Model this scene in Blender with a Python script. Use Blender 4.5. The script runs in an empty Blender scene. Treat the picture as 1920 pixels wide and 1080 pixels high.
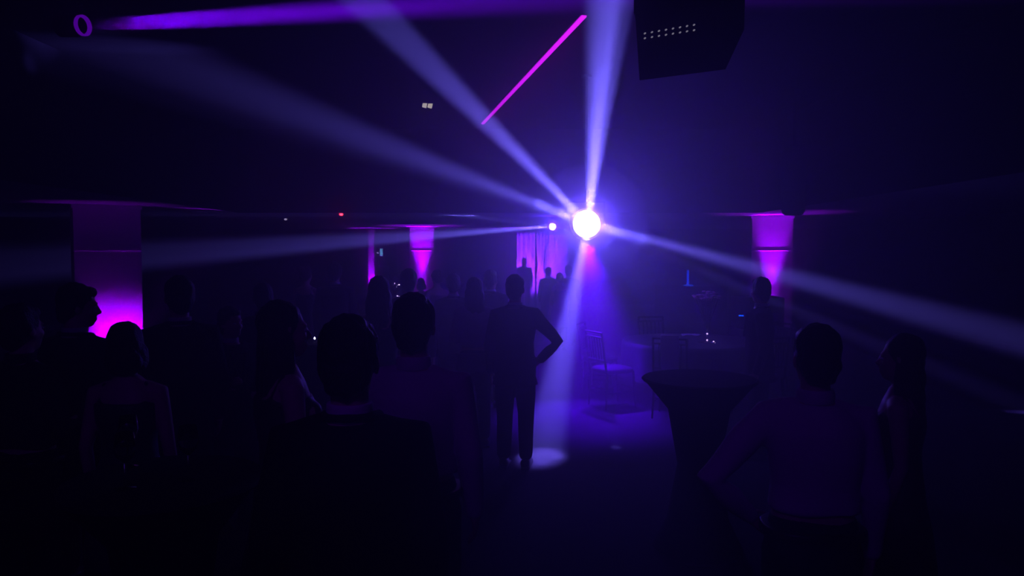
import bpy, bmesh, math, random
from mathutils import Vector, Matrix, noise

# ------------------------------------------------------------------ camera
F_PX = 1424.0                      # focal length in pixels of the 1920 frame
CAM_H = 1.90
PITCH = math.atan(70 / F_PX)       # looking slightly down, horizon at row 470
scn = bpy.context.scene
cam_d = bpy.data.cameras.new('camera'); cam = bpy.data.objects.new('camera', cam_d)
scn.collection.objects.link(cam)
cam.location = (0, 0, CAM_H); cam.rotation_euler = (math.pi / 2 - PITCH, 0, 0)
cam_d.sensor_width = 36; cam_d.lens = 36 * F_PX / 1920; cam_d.clip_start = 0.05; cam_d.clip_end = 200
scn.camera = cam
scn.view_settings.view_transform = 'Standard'; scn.view_settings.look = 'None'
scn.view_settings.exposure = 0; scn.view_settings.gamma = 1; scn.view_settings.use_curve_mapping = False

cy = scn.cycles
cy.use_denoising = True
cy.max_bounces = 4; cy.diffuse_bounces = 2; cy.glossy_bounces = 2; cy.transmission_bounces = 4
cy.volume_bounces = 0; cy.transparent_max_bounces = 6
cy.use_light_tree = True; cy.sample_clamp_indirect = 2.0
cy.caustics_reflective = False; cy.caustics_refractive = False

# ------------------------------------------------------------------ haze in the room (world volume), no sky: an indoor night
world = bpy.data.worlds.new('world'); scn.world = world; world.use_nodes = True
wn = world.node_tree; wn.nodes.clear()
wo = wn.nodes.new('ShaderNodeOutputWorld')
bg = wn.nodes.new('ShaderNodeBackground'); bg.inputs[0].default_value = (0, 0, 0, 1)
vs = wn.nodes.new('ShaderNodeVolumeScatter')
vs.inputs['Color'].default_value = (1, 1, 1, 1); vs.inputs['Density'].default_value = 0.10
vs.inputs['Anisotropy'].default_value = 0.7
wn.links.new(bg.outputs[0], wo.inputs['Surface']); wn.links.new(vs.outputs[0], wo.inputs['Volume'])

def at(px, py, d):
    """world point seen at pixel (px, py), d metres in front of the camera along the floor"""
    u = (px - 960) / F_PX; v = (540 - py) / F_PX
    c, s = math.cos(PITCH), math.sin(PITCH)
    dy = c + v * s; dz = -s + v * c
    k = d / dy
    return Vector((u * k, d, CAM_H + dz * k))

# ------------------------------------------------------------------ lights
def lamp(kind, loc, color, power, name, size=0.05):
    l = bpy.data.lights.new(name, kind); l.color = color; l.energy = power
    l.shadow_soft_size = size
    o = bpy.data.objects.new(name, l); scn.collection.objects.link(o); o.location = loc
    return o
def beam(src, tgt, half_px, px_dist, color, power, blend=0.5, name='beam_light', size=0.02):
    """spot from src to tgt; half_px: half width the beam has px_dist metres from the camera at tgt"""
    o = lamp('SPOT', src, color, power, name, size)
    v = Vector(tgt) - Vector(src)
    o.rotation_euler = v.to_track_quat('-Z', 'Y').to_euler()
    half = max(half_px / F_PX * px_dist - size * 0.7, 0.02)
    o.data.spot_size = 2 * math.atan(half / v.length); o.data.spot_blend = blend
    return o

S_D, S2_D = 10.0, 16.0
S = at(1100, 420, S_D)             # the blinding beam effect in the middle
S2 = at(1036, 425, S2_D)           # the smaller one behind it
S_f = S + Vector((0, -0.22, 0)); S2_f = S2 + Vector((0, -0.16, 0))
WHT = (0.165, 0.125, 1.0)
BLU = (0.055, 0.0, 1.0)
K1, K2 = 1080, 8500
# (pixel x, pixel y, depth there, half width px there, power, blend)
BEAMS_1 = [
    (646,   0, 6.7, 14, 130, 0.8), (716,   0, 6.7, 10, 130, 0.8), (682, 0, 6.7, 50, 60, 0.9),
    (1106,  0, 6.7, 20,  70, 0.9), (1151,  0, 6.7, 8,  85, 0.6), (1184, 0, 6.7, 12, 80, 0.7), (1143, 0, 6.7, 50, 80, 0.9),
    (690, 262, 9.2, 42, 60, 1.0), (735, 312, 9.2, 14, 30, 1.0), (720, 268, 9.0, 12, 26, 1.0),
    (1900, 632, 8.2, 48, 150, 0.9), (1420, 552, 9.4, 15, 42, 0.8),
    (1030, 690, 7.8, 14, 44, 1.0), (1068, 690, 7.8, 12, 40, 1.0), (1050, 690, 7.8, 38, 32, 1.0),
    (1137, 690, 8.0, 9, 22, 0.8), (1240, 545, 9.0, 10, 9, 1.0),
]
for px, py, d, hp, pw, bl in BEAMS_1:
    beam(S_f, at(px, py, d), hp, d, WHT, pw * K1, bl, size=0.03 if bl < .8 else .05)
BEAMS_2 = [
    (450, 352, 15.0, 12, 26, 0.9), (480, 478, 15.4, 15, 36, 0.8), (440, 450, 15.4, 14, 26, 0.9), (430, 468, 15.4, 26, 60, 1.0),
    (1015, 404, 17.0, 2.0, 2, 1.0),
]
for px, py, d, hp, pw, bl in BEAMS_2:
    beam(S2_f, at(px, py, d), hp, d, WHT, pw * K2, bl, size=0.03)
lamp('POINT', S + Vector((0, -0.27, 0)), BLU, 175, 'beam_effect_spill', 0.05)
lamp('POINT', S + Vector((0, -0.27, 0)), (.16, .14, 1.0), 16, 'beam_effect_core', 0.05)
beam(S + Vector((0, -.3, -.25)), at(1105, 740, 8.8), 190, 8.8, (0.08, 0.0, 1.0), 6500, 1.0, 'aisle_fill_light', 0.08)  # extra spot added below the stage light to brighten the aisle
lamp('POINT', S2_f, BLU, 90, 'small_beam_effect_spill', 0.05)
# the violet beam at the top left
VIO = (0.17, 0.0, 1.0)
V0 = at(152, 48, 6.3); V1 = at(218, 45, 6.22)
beam(V1, at(1190, -12, 5.5), 40, 5.5, VIO, 120000, 0.35, 'violet_beam_light', size=0.06)
beam(V0 + (V1-V0)*.25, at(1190, -12, 5.5), 40, 5.5, VIO, 12000, 0.35, 'violet_beam_glow', size=0.05)

# ------------------------------------------------------------------ materials
MATS = {}
def mat(name, color, rough=0.6, metal=0.0, emit=None, estr=0.0, var=0.12, scale=8.0, bump=0.0, bscale=60.0, spec=0.5, trans=0.0, coat=0.0, ior=1.45):
    if name in MATS: return MATS[name]
    m = bpy.data.materials.new(name); m.use_nodes = True; MATS[name] = m
    nt = m.node_tree; b = nt.nodes['Principled BSDF']
    tc = nt.nodes.new('ShaderNodeTexCoord'); nz = nt.nodes.new('ShaderNodeTexNoise')
    nz.inputs['Scale'].default_value = scale; nz.inputs['Detail'].default_value = 4
    cr = nt.nodes.new('ShaderNodeValToRGB')
    c0 = [max(0, c * (1 - var)) for c in color]; c1 = [min(1, c * (1 + var)) for c in color]
    cr.color_ramp.elements[0].color = (*c0, 1); cr.color_ramp.elements[1].color = (*c1, 1)
    cr.color_ramp.elements[0].position = 0.3; cr.color_ramp.elements[1].position = 0.7
    nt.links.new(tc.outputs['Object'], nz.inputs['Vector']); nt.links.new(nz.outputs['Fac'], cr.inputs[0])
    nt.links.new(cr.outputs[0], b.inputs['Base Color'])
    b.inputs['Roughness'].default_value = rough; b.inputs['Metallic'].default_value = metal
    b.inputs['Transmission Weight'].default_value = trans; b.inputs['Coat Weight'].default_value = coat
    b.inputs['IOR'].default_value = ior; b.inputs['Specular IOR Level'].default_value = spec
    if emit:
        b.inputs['Emission Color'].default_value = (*emit, 1); b.inputs['Emission Strength'].default_value = estr
    if bump:
        n2 = nt.nodes.new('ShaderNodeTexNoise'); n2.inputs['Scale'].default_value = bscale
        bp = nt.nodes.new('ShaderNodeBump'); bp.inputs['Strength'].default_value = bump; bp.inputs['Distance'].default_value = 0.02
        nt.links.new(tc.outputs['Object'], n2.inputs['Vector']); nt.links.new(n2.outputs['Fac'], bp.inputs['Height'])
        nt.links.new(bp.outputs[0], b.inputs['Normal'])
    return m
M_WALL = mat('wall_paint', (0.012, 0.011, 0.013), 0.85, bump=0.1, bscale=30, spec=.05)
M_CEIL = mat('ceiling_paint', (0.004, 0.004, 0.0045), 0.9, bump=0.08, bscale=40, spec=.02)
M_FLOOR = mat('carpet', (0.022, 0.014, 0.025), 0.95, var=0.35, scale=3, bump=0.5, bscale=220, spec=.1)
M_COL = mat('column_plaster', (0.62, 0.58, 0.62), 0.55, var=0.04, bump=0.04, bscale=20)
M_TRIM = mat('trim_paint', (0.30, 0.28, 0.31), 0.5)
M_BLACK = mat('black_plastic', (0.008, 0.008, 0.009), 0.6, spec=.25, bump=0.1, bscale=180)
M_METAL = mat('dark_metal', (0.05, 0.05, 0.055), 0.35, metal=0.9)
M_CHROME = mat('chrome', (0.7, 0.7, 0.72), 0.15, metal=1.0)
M_GLASS = mat('clear_glass', (0.95, 0.95, 1.0), 0.03, trans=1.0, var=0.0)
M_CLOTH = mat('white_linen', (0.7, 0.68, 0.7), 0.8, var=0.04, bump=0.15, bscale=150)
M_DCLOTH = mat('black_stretch_cloth', (0.012, 0.012, 0.014), 0.85, spec=.15, bump=0.15, bscale=150)
M_DRAPE = mat('pale_drape', (0.6, 0.56, 0.6), 0.85, var=0.08, bump=0.1)

# ------------------------------------------------------------------ mesh helpers
def link(o): scn.collection.objects.link(o); return o
def mkobj(name, bm, m, parent=None, smooth=False, bevel=0.0):
    me = bpy.data.meshes.new(name)
    bmesh.ops.recalc_face_normals(bm, faces=bm.faces)
    bm.to_mesh(me); bm.free()
    me.materials.append(m)
    if smooth:
        for p in me.polygons: p.use_smooth = True
    o = link(bpy.data.objects.new(name, me))
    if bevel:
        b = o.modifiers.new('bevel', 'BEVEL'); b.width = bevel; b.segments = 2; b.limit_method = 'ANGLE'
    if parent is not None:
        o.parent = parent
        o.matrix_parent_inverse = Matrix.Identity(4)
    return o
def thing(name, label, cat, loc=(0, 0, 0), rz=0, group=None):
    o = link(bpy.data.objects.new(name, None)); o.empty_display_size = 0.2
    o.location = loc; o.rotation_euler = (0, 0, rz)
    return tag(o, label, cat, group)
def tag(o, label, cat, group=None, kind=None):
    o['label'] = label; o['category'] = cat
    if group: o['group'] = group
    if kind: o['kind'] = kind
    return o
def struct(o): o['kind'] = 'structure'; return o
def box(bm, lo, hi, M=None):
    vs_ = [bm.verts.new((x, y, z)) for x in (lo[0], hi[0]) for y in (lo[1], hi[1]) for z in (lo[2], hi[2])]
    for f in ((0,1,3,2), (4,6,7,5), (0,4,5,1), (2,3,7,6), (0,2,6,4), (1,5,7,3)):
        bm.faces.new([vs_[i] for i in f])
    if M is not None: bmesh.ops.transform(bm, matrix=M, verts=vs_)
    return vs_
def lathe(bm, prof, n=32, M=None, cap=True):
    rings = []
    for r, z in prof:
        rings.append([bm.verts.new((r * math.cos(2*math.pi*i/n), r * math.sin(2*math.pi*i/n), z)) for i in range(n)])
    for a, b in zip(rings, rings[1:]):
        for i in range(n): bm.faces.new((a[i], a[(i+1) % n], b[(i+1) % n], b[i]))
    if cap:
        bm.faces.new(rings[0]); bm.faces.new(rings[-1])
    vs_ = [v for r in rings for v in r]
    if M is not None: bmesh.ops.transform(bm, matrix=M, verts=vs_)
    return vs_
def loft(bm, secs, n=28, p=2.0, M=None):
    """secs: (cx, cy, cz, rx, ry) horizontal superellipse rings"""
    rings = []
    for cx, cyy, cz, rx, ry in secs:
        r = []
        for i in range(n):
            a = 2*math.pi*i/n; c, s = math.cos(a), math.sin(a)
            r.append(bm.verts.new((cx + rx*math.copysign(abs(c)**(2/p), c), cyy + ry*math.copysign(abs(s)**(2/p), s), cz)))
        rings.append(r)
    for a, b in zip(rings, rings[1:]):
        for i in range(n): bm.faces.new((a[i], a[(i+1) % n], b[(i+1) % n], b[i]))
    bm.faces.new(rings[0][::-1]); bm.faces.new(rings[-1])
    vs_ = [v for r in rings for v in r]
    if M is not None: bmesh.ops.transform(bm, matrix=M, verts=vs_)
def limb(bm, pts, n=14):
    """pts: list of (Vector, radius): a closed tapering tube with rounded ends through the joints"""
    P = [(Vector(p), r) for p, r in pts]
    d0 = (P[1][0]-P[0][0]).normalized(); d1 = (P[-1][0]-P[-2][0]).normalized()
    secs = []
    for k in (0.98, 0.75, 0.4): secs.append((P[0][0]-d0*P[0][1]*k, P[0][1]*math.sqrt(1-k*k), d0))
    for i, (p, r) in enumerate(P):
        a = P[max(i-1, 0)][0]; b = P[min(i+1, len(P)-1)][0]
        secs.append((p, r, (b-a).normalized()))
    for k in (0.4, 0.75, 0.98): secs.append((P[-1][0]+d1*P[-1][1]*k, P[-1][1]*math.sqrt(1-k*k), d1))
    rings = []; up = Vector((0, 0, 1)) if abs(d0.z) < 0.9 else Vector((0, 1, 0))
    for c, r, d in secs:
        x = d.cross(up).normalized() if d.cross(up).length > 1e-3 else Vector((1, 0, 0))
        y = d.cross(x).normalized(); up = -y if up.dot(-y) > 0 else y
        x = d.cross(up).normalized(); y = d.cross(x).normalized()
        rings.append([bm.verts.new(c + x*r*math.cos(2*math.pi*i/n) + y*r*math.sin(2*math.pi*i/n)) for i in range(n)])
    for a, b in zip(rings, rings[1:]):
        for i in range(n): bm.faces.new((a[i], a[(i+1) % n], b[(i+1) % n], b[i]))
    bm.faces.new(rings[0][::-1]); bm.faces.new(rings[-1])
def ell(bm, c, r, rot=None, seg=20, ring=12):
    M = Matrix.Translation(Vector(c)) @ (rot.to_4x4() if rot else Matrix.Identity(4)) @ Matrix.Diagonal((r[0], r[1], r[2], 1))
    bmesh.ops.create_uvsphere(bm, u_segments=seg, v_segments=ring, radius=1, matrix=M)

# ------------------------------------------------------------------ room
SOFF, TRAY = 2.62, 4.20
X0, X1, Y0, Y1 = -11.0, 9.5, -3.0, 25.0
TX0, TX1, TY0, TY1 = -5.2, 4.7, -2.5, 14.5
def slab(name, lo, hi, m):
    bm = bmesh.new(); box(bm, lo, hi); return struct(mkobj(name, bm, m))
slab('floor', (X0, Y0, -0.1), (X1, Y1, 0), M_FLOOR)
slab('wall_back', (X0, Y1, 0), (X1, Y1+0.2, SOFF), M_WALL)
slab('wall_front', (X0, Y0-0.2, 0), (X1, Y0, SOFF+1.5), M_WALL)
slab('wall_left', (X0-0.2, Y0, 0), (X0, Y1, SOFF+1.5), M_WALL)
slab('wall_right', (X1, Y0, 0), (X1+0.2, Y1, SOFF+1.5), M_WALL)
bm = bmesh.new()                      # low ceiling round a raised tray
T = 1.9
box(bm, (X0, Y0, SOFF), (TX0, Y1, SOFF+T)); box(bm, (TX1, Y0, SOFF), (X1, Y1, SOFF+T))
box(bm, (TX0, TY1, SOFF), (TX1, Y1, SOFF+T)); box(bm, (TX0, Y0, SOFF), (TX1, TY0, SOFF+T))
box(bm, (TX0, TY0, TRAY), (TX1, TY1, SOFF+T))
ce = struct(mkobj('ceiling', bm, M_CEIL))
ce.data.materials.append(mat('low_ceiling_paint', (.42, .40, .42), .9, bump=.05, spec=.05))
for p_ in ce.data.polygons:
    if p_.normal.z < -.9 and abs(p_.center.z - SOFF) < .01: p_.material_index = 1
slab('baseboard_back', (X0, Y1-0.02, 0), (X1, Y1, 0.12), M_TRIM)
slab('baseboard_left', (X0, Y0, 0), (X0+0.02, Y1, 0.12), M_TRIM)
slab('baseboard_right', (X1-0.02, Y0, 0), (X1, Y1, 0.12), M_TRIM)

# columns with a cap band, a ledge and an uplight each
MAG = (0.30, 0.0, 1.0)
def column(cx, y, w, label, ulabel, power, rz, flag=False):
    t = thing('column', label, 'column', (cx, y, 0), rz, 'magenta uplit columns')
    R = Matrix.Rotation(rz, 4, 'Z'); W = lambda p: Matrix.Translation((cx, y, 0)) @ R @ Vector(p)
    dp = 0.6
    bm = bmesh.new(); box(bm, (-w/2, 0, 0), (w/2, dp, SOFF)); mkobj('shaft', bm, M_COL, t, bevel=0.006)
    bm = bmesh.new(); box(bm, (-w/2-.02, -.02, SOFF-0.06), (w/2+.02, dp+.02, SOFF)); mkobj('cap_band', bm, M_COL, t, bevel=0.004)
    bm = bmesh.new(); vv = box(bm, (-w/2-.010, -.010, 1.885), (w/2+.010, dp+.010, 1.905))
    for v_ in vv:
        if v_.co.z < 1.89: v_.co.x *= (w/2)/(w/2+.010); v_.co.y = max(0, min(dp, v_.co.y))
    mkobj('ledge', bm, M_COL, t)
    bm = bmesh.new(); box(bm, (-w/2-.012, -.012, 0), (w/2+.012, dp+.012, 0.12)); mkobj('plinth', bm, M_TRIM, t, bevel=0.005)
    uo = 0.16 if flag else 0.0
    u = thing('uplight', ulabel, 'uplight', W((uo, -0.16, 0)), rz, 'uplights at the columns')
    bm = bmesh.new(); lathe(bm, [(0.07, 0.03), (0.08, 0.05), (0.08, 0.2), (0.07, 0.2), (0.066, 0.16)], 24); mkobj('housing', bm, M_BLACK, u)
    bm = bmesh.new(); box(bm, (-.10, -.05, 0), (.10, .05, .012)); box(bm, (-.10, -.015, 0), (-.088, .015, .15)); box(bm, (.088, -.015, 0), (.10, .015, .15)); mkobj('yoke', bm, M_METAL, u)
    bm = bmesh.new(); lathe(bm, [(0.064, 0.165), (0.064, 0.175), (0.04, 0.183), (0.004, 0.186)], 24); mkobj('lens', bm, mat('magenta_lens', (0.1, 0, 0.1), emit=(0.6, 0.02, 1), estr=3), u)
    def up(off, z0, pw, ang, tilt, bl=0.8, size=0.02, x=uo):
        o = lamp('SPOT', W((x, -off, z0)), MAG, pw, 'uplight_lamp', size)
        o.data.spot_size = math.radians(ang); o.data.spot_blend = bl
        d = W((x, -off + math.tan(math.radians(tilt)), z0+1)) - W((x, -off, z0))
        o.rotation_euler = d.to_track_quat('-Z', 'Y').to_euler()
    if flag:
        bm = bmesh.new(); box(bm, (-.09, -.12, .31), (.09, 0.016, .314)); box(bm, (-.09, -.12, .2), (.09, -.116, .314)); mkobj('barn_door', bm, M_BLACK, u)
        up(0.16, 0.215, power*.55, 100, 30, 0.5, 0.004)
        up(0.06, 0.33, power*0.12, 60, 0, 1.0, 0.02, x=-0.05)
    else:
        up(0.22, 0.22, power, 27, 0, 0.8)
        up(0.09, 0.22, power*.06, 24, 0, 0.6)
        up(0.34, 0.22, power*.09, 64, -13, 1.0)
    return t
c = at(201, 388, 12)
column(c.x, 12, 0.95, 'wide column at the far left behind the man in profile, lit magenta from below',
       'black uplight with a barn door at the foot of the wide left column', 1600, math.radians(34), True)
c = at(1449, 405, 15.6)
column(c.x, 15.6, 0.80, 'square column on the right, brightest under its cap, lit magenta',
       'black uplight at the foot of the right-hand column', 9500, math.radians(-16))
c = at(791, 425, 23)
column(c.x, 23, 0.74, 'slim distant column left of the centre, lit hot magenta',
       'black uplight at the foot of the slim distant column', 30000, math.radians(6))

# ceiling strip light
def bar_between(bm, a, b, w, h):
    a, b = Vector(a), Vector(b); d = b-a; L = d.length
    M = Matrix.Translation(a) @ d.to_track_quat('Y', 'Z').to_matrix().to_4x4()
    box(bm, (-w/2, 0, -h/2), (w/2, L, h/2), M)
pa = at(905, 232, 1); pb = at(1095, 30, 1)
da = (TRAY-0.03-CAM_H) / (pa.z-CAM_H); db = (TRAY-0.03-CAM_H) / (pb.z-CAM_H)
A, B = at(905, 232, da), at(1095, 30, db)
t = thing('strip_light', 'long thin magenta light strip running along the raised ceiling', 'strip light', tuple((A+B)/2))
c0 = (A+B)/2
bm = bmesh.new(); bar_between(bm, A-c0+Vector((0,0,.018)), B-c0+Vector((0,0,.018)), 0.07, 0.024); mkobj('channel', bm, M_METAL, t)
bm = bmesh.new(); bar_between(bm, A-c0, B-c0, 0.05, 0.016); mkobj('diffuser', bm, mat('magenta_strip', (0.2, 0, 0.2), emit=(0.72, 0.008, 1), estr=2.4, var=0), t)

S3 = Vector((-0.9, -1.2, TRAY-.03))  # unseen strip and lamp added behind the camera to lift the pale shirts
t = thing('strip_light', 'added magenta ceiling strip, unseen behind the viewpoint, brightening the pale shirts', 'strip light', tuple(S3))
bm = bmesh.new(); bar_between(bm, (-.5, -1, .018), (.5, 1, .018), .07, .024); mkobj('channel', bm, M_METAL, t)
bm = bmesh.new(); bar_between(bm, (-.5, -1, 0), (.5, 1, 0), .05, .016); mkobj('diffuser', bm, MATS['magenta_strip'], t)
o = lamp('POINT', S3 + Vector((0, 0, -.15)), (0.14, 0.0, 1.0), 38, 'shirt_fill_lamp', .25)
M_LENS = mat('white_hot_lens', (0.5, 0.5, 0.6), emit=(0.55, 0.5, 1.0), estr=25)
def beam_effect(p, mount_z, r, label, cat='stage light', lenses=6):
    """round multi-beam effect light: a black head with a bright dome, hung on a yoke"""
    t = thing('stage_light', label, cat, (p.x, p.y, mount_z), 0, None)
    h = p.z - mount_z
    bm = bmesh.new(); lathe(bm, [(r*0.35, r*1.5), (r*0.9, r*1.3), (r*1.05, r*0.9), (r*1.05, r*0.15), (r*0.98, 0)], 28, Matrix.Translation((0, 0, h)) @ Matrix.Rotation(-math.pi/2, 4, 'X')); mkobj('head', bm, M_BLACK, t, True)
    bm = bmesh.new(); ell(bm, (0, 0.02, h), (r*0.9, r*0.75, r*0.9), seg=28, ring=16); mkobj('lens_dome', bm, M_LENS, t, True)
    bm = bmesh.new()
    for sx in (-1, 1): box(bm, (sx*r*1.2-.008, r*.5-.03, h-.02), (sx*r*1.2+.008, r*.5+.03, h+r*1.45))
    box(bm, (-r*1.2-.008, r*.5-.03, h+r*1.42), (r*1.2+.008, r*.5+.03, h+r*1.5))
    mkobj('yoke', bm, M_METAL, t)
    bm = bmesh.new(); limb(bm, [((0, r*.5, h+r*1.5), .016), ((0, r*.5, -0.02), .016)], 10); mkobj('drop_pole', bm, M_METAL, t)
    bm = bmesh.new(); lathe(bm, [(0.07, -0.03), (0.07, 0.0)], 20, Matrix.Translation((0, r*.5, 0))); mkobj('ceiling_plate', bm, M_METAL, t)
    return t
fx1 = beam_effect(S, TRAY, 0.20, 'blinding white-blue stage light throwing beams in all directions')
fx2 = beam_effect(S2, SOFF, 0.085, 'smaller bright stage light just left of the blinding one')
def glare_halo(parent, c, r, dens):  # balls of denser haze added to imitate the glare round each lamp
    m = bpy.data.materials.new('glare_halo_%g' % r); m.use_nodes = True; nt = m.node_tree; nt.nodes.clear()
    o_ = nt.nodes.new('ShaderNodeOutputMaterial'); v_ = nt.nodes.new('ShaderNodeVolumeScatter')
    v_.inputs['Density'].default_value = dens; v_.inputs['Anisotropy'].default_value = .3
    nt.links.new(v_.outputs[0], o_.inputs['Volume'])
    bm = bmesh.new(); p_ = Vector(c) - Vector(parent.location); ell(bm, p_, (r, r, r), seg=48, ring=32)
    o = mkobj('glare_halo', bm, m, parent, True)
for r_, dn in ((.22, .9), (.40, .35), (.75, .10)): glare_halo(fx1, S + Vector((0, -.27, 0)), r_, dn)
for r_, dn in ((.14, 1.0), (.30, .3)): glare_halo(fx2, S2_f, r_, dn)
# violet beam fixture
t = thing('stage_light', 'violet stage light at the upper left throwing one long beam right', 'stage light', (V0.x, V0.y, TRAY), 0)
dv = (V1 - V0).normalized(); Mv = Matrix.Translation(V0 - Vector(t.location)) @ dv.to_track_quat('Z', 'Y').to_matrix().to_4x4()
bm = bmesh.new(); lathe(bm, [(0.05, -0.22), (0.085, -0.2), (0.09, -0.04), (0.075, 0.0), (0.062, 0.0), (0.06, -0.05)], 28, Mv); mkobj('head', bm, M_BLACK, t, True)
bm = bmesh.new(); lathe(bm, [(0.066, 0.0), (0.082, 0.004), (0.084, 0.03), (0.07, 0.034), (0.066, 0.0)], 32, Mv, cap=False); mkobj('rim', bm, mat('violet_rim', (0.2, 0.02, 0.4), emit=(0.11, 0.0, 0.42), estr=1.0), t, True)
bm = bmesh.new(); limb(bm, [((0, 0, -0.02), .014), ((0, 0, V0.z-TRAY+.08), .014)], 10); mkobj('drop_pole', bm, M_METAL, t)
# ------------------------------------------------------------------ ceiling-hung things
def poly_prism(bm, pts, y0, y1, sc=1.0, ctr=(0, 0)):
    a = [bm.verts.new((x, y0, z)) for x, z in pts]
    b = [bm.verts.new((ctr[0]+(x-ctr[0])*sc, y1, ctr[1]+(z-ctr[1])*sc)) for x, z in pts]
    n = len(pts); bm.faces.new(a); bm.faces.new(b[::-1])
    for i in range(n): bm.faces.new((a[i], b[i], b[(i+1) % n], a[(i+1) % n]))
D = 3.2
o0 = at(1290, 60, D)
pts = [at(x, y, D) - o0 for x, y in ((1189, -60), (1188, 25), (1191, 27), (1199, 151), (1361, 130), (1396, 55), (1399, -60))]
t = thing('ceiling_loudspeaker', 'black angular loudspeaker hanging from the ceiling near the top edge', 'loudspeaker', tuple(o0))
bm = bmesh.new(); poly_prism(bm, [(p.x, p.z) for p in pts], 0, 0.22, 0.74, (0, 0)); mkobj('cabinet', bm, M_BLACK, t, bevel=0.004)
bm = bmesh.new()
g = [at(x, y, D) - o0 for x, y in ((1201, 85), (1204, 144), (1345, 125), (1355, 72))]
poly_prism(bm, [(p.x, p.z) for p in g], -0.006, 0.002); mkobj('grille', bm, mat('speaker_grille', (0.006, 0.006, 0.007), 0.8, bump=0.6, bscale=400), t)
M_GLINT = mat('painted_glint', (0.5, 0.5, 0.5), 0.35, emit=(.30, .28, .36), estr=.6)  # white glints on the cabinet, painted as faintly emissive dots
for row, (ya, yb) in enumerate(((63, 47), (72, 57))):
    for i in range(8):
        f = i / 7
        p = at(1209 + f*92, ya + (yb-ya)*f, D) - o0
        bm = bmesh.new(); ell(bm, (p.x, -0.003, p.z), (0.0055, 0.005, 0.0035), Matrix.Rotation(-0.5, 3, 'Y'), 10, 6); mkobj('glint_or_indicator', bm, M_GLINT, t, True)
bm = bmesh.new(); box(bm, (-.03, .1, .2), (.03, .2, TRAY-o0.z+.01)); box(bm, (-.12, .05, TRAY-o0.z-.015), (.12, .25, TRAY-o0.z+.01)); mkobj('ceiling_bracket', bm, M_METAL, t)
p = at(1487, 404, 10.4)
t = thing('pendant_loudspeaker', 'dark cylindrical loudspeaker hanging in front of the right-hand column top', 'loudspeaker', (p.x, p.y, TRAY))
h = p.z - TRAY
bm = bmesh.new(); lathe(bm, [(0.06, h), (0.12, h+.01), (0.15, h+.05), (0.155, h+.2), (0.155, h+.85), (0.13, h+.92), (0.03, h+.94)], 32); mkobj('cabinet', bm, M_BLACK, t, True)
bm = bmesh.new(); lathe(bm, [(0.03, h-.002), (0.11, h+.002), (0.115, h+.012)], 32); mkobj('grille', bm, MATS['speaker_grille'], t, True)
bm = bmesh.new(); limb(bm, [((0, 0, h+.9), .018), ((0, 0, -.02), .018)], 10); mkobj('drop_pole', bm, M_METAL, t)
# twin-lens ceiling lamp
d = (TRAY-.03-CAM_H) / (at(801, 196, 1).z-CAM_H); p = at(801, 196, d)
t = thing('ceiling_lamp', 'tiny beige twin-lens lamp glowing alone on the dark raised ceiling', 'ceiling light', (p.x, p.y, TRAY), 0.35)
bm = bmesh.new(); box(bm, (-.10, -.06, -.02), (.10, .06, 0)); mkobj('housing', bm, M_BLACK, t, bevel=.004)
for sx in (-1, 1):
    bm = bmesh.new(); box(bm, (-.034, -.045, -.006), (.034, .045, .006), Matrix.Translation((sx*.043, -.01, -.045)) @ Matrix.Rotation(-.75, 4, 'X') @ Matrix.Rotation(.35, 4, 'Y')); mkobj('lens', bm, mat('beige_lens', (.5, .48, .42), emit=(.42, .36, .30), estr=2.6), t, bevel=.004)
for px, py, col, lab in ((641, 400, (1.0, .02, .05), 'round ceiling detector with a tiny red light, above the left crowd'), (537, 412, (.25, .2, .35), 'round ceiling detector with a faint pale light, left of the red one')):
    d = (SOFF-.035-CAM_H) / (at(px, py, 1).z-CAM_H); p = at(px, py, max(d, 14.62))
    t = thing('ceiling_detector', lab, 'detector', (p.x, p.y, SOFF), 0, 'detectors on the low ceiling')
    bm = bmesh.new(); lathe(bm, [(.03, -.045), (.05, -.04), (.06, -.015), (.06, 0)], 24); mkobj('housing', bm, M_TRIM, t, True)
    bm = bmesh.new(); ell(bm, (0, -.058, -.03), (.035, .012, .022), seg=10, ring=6); mkobj('glint_or_indicator', bm, mat('led%g' % col[0], col, emit=col, estr=30 if col[0] > .5 else 5), t, True)

# ------------------------------------------------------------------ far end: pilaster, sign, drapes, screen, desk
p = at(696, 480, 24.6)
t = thing('pilaster', 'narrow dim violet pilaster beside the exit sign', 'pilaster', (p.x, 24.6, 0))
bm = bmesh.new(); box(bm, (-.10, 0, 0), (.10, .36, SOFF)); mkobj('shaft', bm, M_COL, t)
bm = bmesh.new(); box(bm, (-.12, -.02, 0), (.12, .36, .15)); mkobj('plinth', bm, M_TRIM, t)
o = lamp('SPOT', (p.x+.03, 24.38, .2), MAG, 4500, 'pilaster_lamp', .02); o.data.spot_size = math.radians(44); o.data.spot_blend = .8
o.rotation_euler = Vector((0, .08, 1)).to_track_quat('-Z', 'Y').to_euler()
p = at(715, 473, 24.9)
t = thing('exit_sign', 'small upright blue-green lit sign on the far left wall', 'sign', tuple(p))
bm = bmesh.new(); box(bm, (-.055, 0, -.13), (.055, .1, .13)); mkobj('housing', bm, M_TRIM, t, bevel=.005)
bm = bmesh.new(); box(bm, (-.045, -.006, -.115), (.045, .002, .115)); mkobj('lit_panel', bm, mat('sign_panel', (.1, .4, .4), emit=(.10, .50, .55), estr=4), t)
p = at(708, 474, 24.9)
t = thing('indicator_lamp', 'tiny pale lamp just left of the blue-green sign', 'lamp', tuple(p))
bm = bmesh.new(); box(bm, (-.03, 0, -.03), (.03, .08, .03)); mkobj('housing', bm, M_TRIM, t)
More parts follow.
